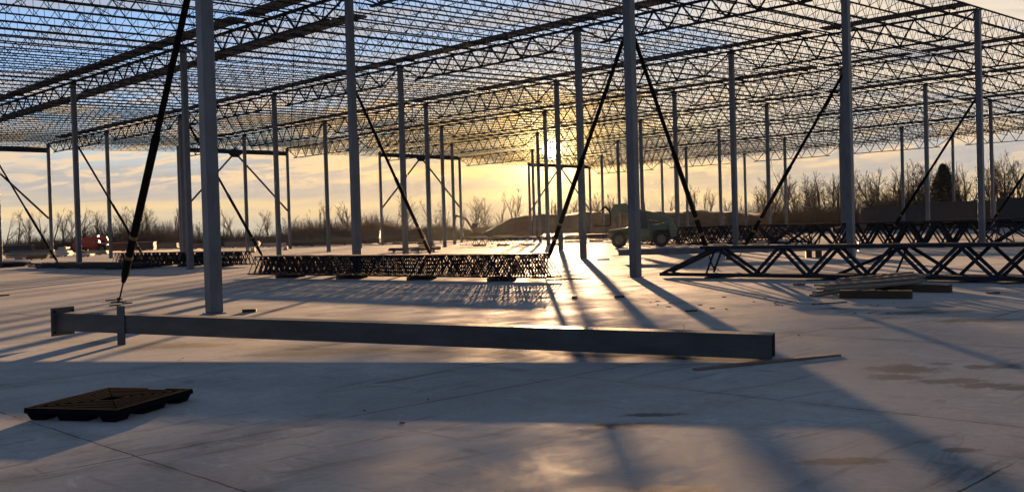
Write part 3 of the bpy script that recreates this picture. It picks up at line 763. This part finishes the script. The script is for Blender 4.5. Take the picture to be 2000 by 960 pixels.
# containers
def container(p, rz, L, m, lab):
    t = thing('shipping_container', lab, 'container', (p.x, p.y, -.15), rz); b = MB(); b.box((L / 2, 1.2, 1.25), (L - .1, 2.34, 2.3))
    n = int(L / .3)
    for k in range(n):
        for y in (0.02, 2.38): b.box((L * (k + .5) / n, y, 1.25), (.15, .05, 2.2))
    b.build('body', m, t)
    f = MB()
    for x in (.06, L - .06):
        for y in (.06, 2.34): f.box((x, y, 1.25), (.14, .14, 2.55))
    for z in (.06, 2.5):
        for y in (.03, 2.37): f.bar((0, y, z), (L, y, z), .1, .12)
    f.build('frame', m, t)
    for y in (.6, 1.8): MB().box((L + .02, y, 1.28), (.05, 1.1, 2.25)).build('door', m, t)
p = gp(78, 484); container(p, -.2, 6, 'blue', 'blue container behind the leftmost standing column')
p = gp(99, 485); 

# ------------------------------------------------------------------ machines
def wheel(parent, c, r, w, side):
    o = MB().cyl((c[0], c[1] - w / 2, c[2]), (c[0], c[1] + w / 2, c[2]), r, n=24)
    for k in range(18):
        a_ = 2 * math.pi * k / 18; o.box((c[0] + math.cos(a_) * r, c[1], c[2] + math.sin(a_) * r), (.07, w * .95, .07), Matrix.Rotation(-a_, 3, 'Y'))
    o = o.build('wheel', 'rubber', parent)
    MB().cyl((c[0], c[1] + side * w / 2, c[2]), (c[0], c[1] + side * (w / 2 + .03), c[2]), r * .55, n=16).build('rim', 'rim', o)
def telehandler(p, rz, m, lab, lift=.16, ext=0.0, s=1.0):
    """x forward; boom pivots at the rear top and reaches forward past the cab"""
    t = thing('telehandler', lab, 'telehandler', (p.x, p.y, p.z), rz); t.scale = (s, s, s)
    MB().prism([(-2.4, .5), (2.1, .5), (2.4, .9), (2.3, 1.35), (1.0, 1.45), (.7, 1.6), (-1.2, 1.65), (-2.5, 1.9), (-2.6, .9)], 1.3).build('chassis', m, t, bevel=.04)
    MB().prism([(-1.6, .85), (.6, .85), (.75, 1.25), (.3, 1.75), (-1.5, 1.7)], .75, off=-.78).build('engine_cover', m, t, bevel=.05)
    c = MB(); 
    for x, z0, x2 in ((-.7, 1.0, -.55), (.85, 1.0, .55)):
        for y in (.42, 1.12): c.bar((x, y, z0), (x2, y, 2.55), .07, .07)
    c.prism([(-.75, .8), (.9, .8), (.85, 1.35), (-.7, 1.35)], .76, off=.77)
    c.build('cab', m, t)
    MB().box((0, .77, 2.58), (1.35, .85, .08)).build('cab_roof', m, t, bevel=.02)
    MB().prism([(-.62, 1.36), (.8, 1.36), (.55, 2.5), (-.53, 2.5)], .62, off=.77).build('cab_glass', 'glass', t)
    P0 = Vector((-2.25, 0, 1.95)); u = Vector((math.cos(lift), 0, math.sin(lift))); Lb = 3.5
    MB().prism([(-2.5, 1.3), (-1.9, 1.3), (-1.95, 2.15), (-2.45, 2.15)], .5).build('boom_mount', m, t)
    bo = MB().bar(P0, P0 + u * Lb, .40, .56).build('boom', m, t, bevel=.02)
    MB().bar(P0 + u * 1.2, P0 + u * (Lb + .55 + ext), .24, .30).build('inner_boom', m, bo)
    e = P0 + u * (Lb + .55 + ext)
    MB().prism([(e.x - .75, e.z + .28), (e.x + .25, e.z + .22), (e.x + .65, e.z - .75), (e.x + .3, e.z - .95), (e.x - .1, e.z - .3), (e.x - .8, e.z - .35)], .34).build('boom_head', m, t)
    MB().cyl(Vector((-1.0, 0, 1.3)), P0 + u * 2.2, .07, n=10).build('lift_cylinder', 'rim', t)
    f = MB(); q = e + Vector((.5, 0, -.95))
    for z in (-.35, .1, .45): f.bar(q + Vector((0, -.6, z)), q + Vector((0, .6, z)), .07, .09)
    for y in (-.6, -.25, .25, .6): f.bar(q + Vector((0, y, -.4)), q + Vector((0, y, .5)), .06, .06)
    f.build('carriage', 'black', t)
    for y in (-.4, .4): MB().bar(q + Vector((.03, y, -.42)), q + Vector((1.2, y, -.42)), .12, .05).build('fork', 'black', t)
    for x in (-1.55, 1.55):
        for y in (-.95, .95):
            wheel(t, (x, y, .58), .58, .42, 1 if y > 0 else -1)
            MB().prism([(x - .8, .95), (x - .6, 1.32), (x + .6, 1.32), (x + .8, .95), (x + .74, .93), (x + .56, 1.27), (x - .56, 1.27), (x - .74, .93)], .5, off=y).build('mudguard', m, t)
    MB().prism([(-2.65, .7), (-2.2, .7), (-2.1, 1.6), (-2.5, 1.75), (-2.75, 1.3)], 1.9).build('counterweight', m, t, bevel=.05)
    h = MB()
    for k in range(3): h.cyl((2.0 + k * .06, -.2 + k * .18, 2.6), (2.5, -.2 + k * .18, 3.15 - k * .06), .04, n=8); h.cyl((2.5, -.2 + k * .18, 3.15 - k * .06), (3.0, -.2 + k * .18, 2.7), .04, n=8)
    h.build('hose', 'black', t)
    for y in (-.5, .5): MB().cyl((2.42, y, 1.1), (2.47, y, 1.1), .1, n=12).build('headlight', 'glass', t)
    return t
p = gp(1250, 482); telehandler(p, R(180 - 6), 'green', 'olive telehandler behind the column right of the sun', lift=.27, s=1.05)
p = gp(182, 493); telehandler(p, R(8), 'red', 'red telehandler among the stacks at far left', lift=.05, s=1.0)

def excavator(p, rz):
    t = thing('excavator', 'small dark excavator with raised arm at the left foot of the mound', 'excavator', p, rz)
    for y in (-.95, .95): MB().prism([(-1.7, .35), (-1.4, 0), (1.4, 0), (1.7, .35), (1.4, .7), (-1.4, .7)], .45, off=y).build('track', 'rubber', t)
    MB().prism([(-1.6, .8), (1.0, .8), (1.0, 1.3), (-.2, 1.7), (-1.6, 1.7)], 2.2).build('house', 'yellow', t, bevel=.05)
    k = MB().prism([(-.1, 1.3), (1.15, 1.3), (1.05, 2.6), (0, 2.6)], .9, off=.6).build('cab', 'yellow', t, bevel=.04)
    MB().prism([(.0, 1.7), (1.17, 1.7), (1.07, 2.45), (.1, 2.45)], .92, off=.6).build('window', 'glass', k)
    b = MB(); b.bar((.8, -.2, 1.2), (2.2, -.2, 3.6), .3, .4); b.bar((2.2, -.2, 3.5), (4.1, -.2, 4.2), .28, .36); b.build('boom', 'yellow', t)
    MB().bar((4.0, -.2, 4.3), (4.7, -.2, 1.9), .24, .3).build('stick', 'yellow', t)
    MB().prism([(4.4, 2.0), (5.0, 1.9), (5.1, 1.3), (4.7, .9), (4.1, 1.1)], .8, off=-.2).build('bucket', 'black', t)
p = at(932, 448, 196); excavator(Vector((p.x, 196, mound(p.x, 196) + .1)), R(186))

def drum(px, py, m, lab, h=1.0):
    p = gp(px, py); t = thing('safety_drum', lab, 'drum', (p.x, p.y, 0)); b = MB()
    for k in range(4): b.cyl((0, 0, .06 + h * .23 * k), (0, 0, .06 + h * .23 * (k + 1)), .26 - .02 * k, .25 - .02 * k, n=14)
    b.build('body', m, t); MB().cyl((0, 0, 0), (0, 0, .06), .36, n=14).build('rubber_base', 'rubber', t)
    for z in (.38, .72): MB().cyl((0, 0, h * z), (0, 0, h * z + .09), .262, .258, n=14).build('white_band', 'whitep', t)
drum(127, 494, 'orange', 'orange drum beside the pale wrapped stacks at far left', 1.1)
drum(698, 481, 'orange', 'orange drum before the tall dark stack left of the third end frame', 1.0)
drum(494, 493, 'lime', 'yellow green drum on the floor left of the middle joist bundle', .55)
drum(558, 488, 'orange', 'low orange drum under the second end frame', .5)

# trailers and car at far right
def trailer(px0, px1, Y, h, lab):
    a_ = at(px0, 430, Y); b_ = at(px1, 430, Y - 4); d = Vector((b_.x - a_.x, b_.y - a_.y, 0)); L = d.length
    t = thing('box_trailer', lab, 'trailer', (a_.x, a_.y, -.16), face(d), 'dark trailers at far right')
    MB().box((L / 2, 1.25, (h + 1.1) / 2), (L, 2.5, h - 1.1)).build('box_body', 'trailer', t, bevel=.04)
    b = MB()
    for k in range(int(L / .6)): b.box((.3 + k * .6, -.012, (h + 1.1) / 2), (.05, .03, h - 1.25))
    b.build('side_ribs', 'trailer', t)
    MB().bar((.5, 1.25, 1.0), (L - .2, 1.25, 1.0), 1.0, .2).build('frame', 'black', t)
    for x in (L - 1.2, L - 2.4):
        for y in (.3, 2.2): wheel(t, (x, y, .5), .5, .3, -1 if y < 1 else 1)
    for y in (.6, 1.9): MB().bar((2.2, y, 0), (2.2, y, 1.05), .1, .1).build('landing_leg', 'black', t)
trailer(1680, 1812, 128, 3.35, 'long dark box trailer, leftmost and lowest of the three')
trailer(1814, 1944, 124, 3.7, 'dark box trailer below the evergreen tree')
trailer(1946, 2090, 118, 3.9, 'tallest dark box trailer, cut by the right photo edge')
def car(px, Y):
    a_ = at(px, 430, Y); t = thing('parked_car', 'parked car with pale glinting windows left of the trailers', 'car', (a_.x, a_.y, -.16), R(170))
    MB().prism([(-2.2, .35), (2.2, .35), (2.25, .8), (1.2, .98), (-2.15, 1.0), (-2.25, .7)], 1.75).build('body', 'trailer', t, bevel=.06)
    c = MB().prism([(-1.9, .98), (1.0, .96), (.35, 1.5), (-1.5, 1.52)], 1.55).build('cabin', 'trailer', t, bevel=.05)
    for y in (-.79, .79): MB().prism([(-1.6, 1.03), (.75, 1.03), (.3, 1.42), (-1.4, 1.43)], .02, off=y).build('window', 'glass', c)
    for x in (-1.35, 1.4):
        for y in (-.8, .8): wheel(t, (x, y, .33), .33, .2, 1 if y > 0 else -1)
car(1660, 126)

# ------------------------------------------------------------------ trees
def bare_tree(seed, h, spread=1.0, dens=1.0, trunk=.21):
    """leafless tree: one or two leaders, long rising limbs all the way up, forking into twigs"""
    rnd = random.Random(seed); tr = MB(); cr = MB()
    def limb(p, d, L, r, lev):
        n = (9, 6, 4, 3)[lev]; q = p; dd = d.copy(); wig = (.09, .16, .22, .28)[lev]
        step = L / n; nb = (2, 2, 2, 0)[lev]
        for k in range(n):
            dd = (dd + Vector((rnd.uniform(-1, 1), rnd.uniform(-1, 1), rnd.uniform(-.25, .6))) * wig).normalized()
            q2 = q + dd * step; f = (k + 1) / n; r2 = r * (1 - f) ** .8 + .008
            r1 = r * (1 - k / n) ** .8 + .008
            (tr if lev == 0 and k < 3 else cr).cyl(q, q2, r1, r2, n=6 if lev == 0 else (4 if lev == 1 else 3), caps=False)
            q = q2
            if lev < 3 and (lev > 0 or k >= 1):
                for c in range(nb if lev else rnd.choice((1, 2, 2, 3))):
                    if rnd.random() > dens: continue
                    a_ = rnd.uniform(.35, .85) * spread
                    side = dd.orthogonal().normalized(); side.rotate(Matrix.Rotation(rnd.uniform(0, 6.28), 3, dd))
                    nd = (dd * math.cos(a_) + side * math.sin(a_)).normalized()
                    rem = h - max(q.z, 0) if lev == 0 else L * (1 - f)
                    LL_ = (rem * .55 + h * .10) * rnd.uniform(.6, 1.1) if lev == 0 else (rem * .55 + L * .16) * rnd.uniform(.6, 1.1)
                    limb(q, nd, LL_, r2 * rnd.uniform(.4, .65), lev + 1)
    for c in range(rnd.choice((1, 1, 2))):
        lean = Vector((rnd.uniform(-.2, .2), rnd.uniform(-.2, .2), 1)).normalized()
        limb(Vector((c * .3, 0, -.3)), lean, h * (.95 - .15 * c), trunk * h / 10, 0)
    return tr, cr
TREES = []
for k, (h, sp, dn) in enumerate(((10, .8, .62), (11, 1.0, .62), (9, .75, .55), (12, .95, .68), (9, 1.2, .62), (10, .6, .58), (11, 1.15, .66), (12, .8, .5), (10, 1.05, .55))):
    tr, cr = bare_tree(100 + k, h, sp, dn)
    TREES.append((tr.mesh('trunk', 'bark'), cr.mesh('crown', 'bark'), h))
    print('tree', k, len(cr.f), max(v[2] for v in cr.v))
def put_tree(k, x, y, s, rz, lab, group, z=-.16):
    t = thing('bare_tree', lab, 'tree', (x, y, z), rz, group); t.scale = (s, s, s)
    child('trunk', TREES[k][0], t); child('crown', TREES[k][1], t)
rt = random.Random(5)
TOP = [max(v.co.z for v in t[1].vertices) for t in TREES]
def tree_px(px, ytop, Y, lab, group, k=None, z=-.16):
    k = rt.randrange(len(TREES)) if k is None else k
    p = at(px, ytop, Y); s = (p.z - z) / TOP[k]; put_tree(k, p.x, Y, s, rt.uniform(0, 6.28), lab, group, z)
# left tree line
for k in range(34):
    px = 6 + k * 27.0 + rt.uniform(-9, 9)
    top = rt.choice((408, 415, 420, 428, 432))
    if 15 < k < 34: top -= 12
    if px < 330: top -= 6
    tree_px(px, top, rt.uniform(225, 275), 'bare tree in the far tree line left of the mound', 'bare trees left of the mound')
for px, top in ((285, 398), (345, 392), (655, 388), (680, 392), (268, 402), (100, 405), (140, 404), (790, 378), (1005, 372), (925, 380), (848, 385), (870, 392)):
    tree_px(px, top, rt.uniform(215, 235), {285: 'broad bare tree behind the thick slanting brace'}.get(px, 'taller bare tree standing out of the far tree line'), 'taller bare trees left of the sun')
# behind the mound
for px, top in ((950, 385), (978, 378), (1012, 366), (1030, 395), (1075, 385), (1105, 382), (1128, 388), (1165, 372), (1192, 378), (1216, 372), (1262, 360), (1305, 380), (1345, 358), (1372, 366), (1392, 368), (1425, 385), (1452, 378), (1480, 362)):
    tree_px(px, top, rt.uniform(262, 290), 'bare tree rising behind the earth mound', 'bare trees behind the mound')
# right tree line, nearer and taller
for k, (px, top) in enumerate(((1498, 350), (1520, 345), (1545, 312), (1560, 338), (1585, 336), (1605, 330), (1625, 336), (1650, 330), (1672, 338), (1690, 332), (1712, 318), (1735, 320), (1752, 322), (1775, 315), (1790, 310), (1808, 312), (1815, 316), (1870, 312), (1888, 318), (1905, 322), (1930, 325), (1952, 318), (1968, 300), (1985, 285), (2003, 290), (2030, 285))):
    tree_px(px, top, rt.uniform(150, 180), {1985: 'tall bare tree at the right photo edge above the tallest trailer', 1545: 'slender bare tree with high crown, first tall one right of the sun'}.get(px, 'bare tree in the dense tree line at right'), 'bare trees of the right tree line')
for k in range(22):
    px = 1492 + k * 25 + rt.uniform(-10, 10)
    tree_px(px, 352 - (px - 1492) * .075 + rt.uniform(-14, 14), rt.uniform(182, 205), 'bare tree in the dense tree line at right', 'bare trees of the right tree line', k=(3, 6, 0)[k % 3])
def evergreen(px, ytop, Y):
    p = at(px, ytop, Y); h = p.z + .16; t = thing('evergreen_tree', 'dense dark evergreen between bare trees above the trailers', 'tree', (p.x, Y, -.16))
    MB().cyl((0, 0, 0), (0, 0, h * .95), .22, .04, n=8).build('trunk', 'bark', t); b = MB(); r_ = random.Random(3)
    for k in range(5200):
        f = r_.random() ** .8; z = h * (.10 + .88 * f); rad = (h * .30) * (1 - f) ** .75 + .25; a_ = r_.uniform(0, 6.28); q = rad * (r_.random() ** .5) * (1 + .25 * math.sin(a_ * 3 + z * 1.7))
        c = Vector((math.cos(a_) * q, math.sin(a_) * q, z - q * .25)); u = Vector((r_.uniform(-1, 1), r_.uniform(-1, 1), r_.uniform(-.5, .3))).normalized() * r_.uniform(.12, .32); v = Vector((r_.uniform(-1, 1), r_.uniform(-1, 1), r_.uniform(-1, 1))).normalized() * .07
        b.add([c - u - v, c + u - v, c + u * 1.2 + v, c - u + v], [(0, 1, 2, 3)])
    b.build('crown', 'needles', t)
evergreen(1842, 318, 148)

# undergrowth: thickets nobody could count
def thicket(name, lab, pts, n, hmin, hmax, depth, seed):
    r_ = random.Random(seed); b = MB()
    for _ in range(n):
        k = r_.random() * (len(pts) - 1); i = int(k); f = k - i; p = pts[i].lerp(pts[i + 1], f)
        wob = .75 + .25 * math.sin(p.x * .13) + .15 * math.sin(p.x * .41 + 2)
        x, y = p.x + r_.uniform(-1, 1), p.y + r_.uniform(0, depth); h = r_.uniform(hmin, hmax) * wob; q = Vector((x, y, -.2)); dd = Vector((r_.uniform(-.35, .35), r_.uniform(-.2, .2), 1)).normalized()
        m = q + dd * h * .5; e = m + (dd + Vector((r_.uniform(-.3, .3), 0, 0))) * h * .5
        r0 = r_.uniform(.02, .06); b.cyl(q, m, r0, r0 * .7, n=3, caps=False); b.cyl(m, e, r0 * .7, r0 * .25, n=3, caps=False)
        for s_ in range(3):
            a_ = q.lerp(m, r_.uniform(.3, 1)); w_ = a_ + Vector((r_.uniform(-.8, .8), r_.uniform(-.4, .4), r_.uniform(.3, 1.1))) * h * .22; b.cyl(a_, w_, r0 * .45, r0 * .2, n=3, caps=False)
    return tag(b.build(name, 'thicket'), lab, 'undergrowth', kind='stuff')
def line(*pp): return [Vector((at(px, 450, Y).x, Y, 0)) for px, Y in pp]
thicket('undergrowth', 'dense brown brush along the far left tree line', line((-60, 215), (500, 215), (960, 225)), 15000, 2.6, 6.4, 22, 1)
thicket('undergrowth', 'brown brush behind and on the earth mound', line((900, 250), (1250, 252), (1560, 240)), 5000, 3.0, 6.6, 10, 2)
thicket('undergrowth', 'dark brush under the right tree line', line((1480, 150), (1750, 146), (2080, 142)), 10000, 2.6, 6.0, 14, 3)

# ------------------------------------------------------------------ thin volume added to stand in for lens glare round the sun
def glare_volume():
    m = bpy.data.materials.new('glare_haze'); m.use_nodes = True; nt = m.node_tree; nt.nodes.clear()
    o = nt.nodes.new('ShaderNodeOutputMaterial'); v = nt.nodes.new('ShaderNodeVolumePrincipled'); nt.links.new(v.outputs[0], o.inputs['Volume'])
    v.inputs['Color'].default_value = (.95, .92, .88, 1); v.inputs['Density'].default_value = .000008; v.inputs['Anisotropy'].default_value = .82
    b = MB().box((0, 130, 9.4), (420, 380, 21.2)).build('glare_volume', m); tag(b, kind='stuff')
glare_volume()
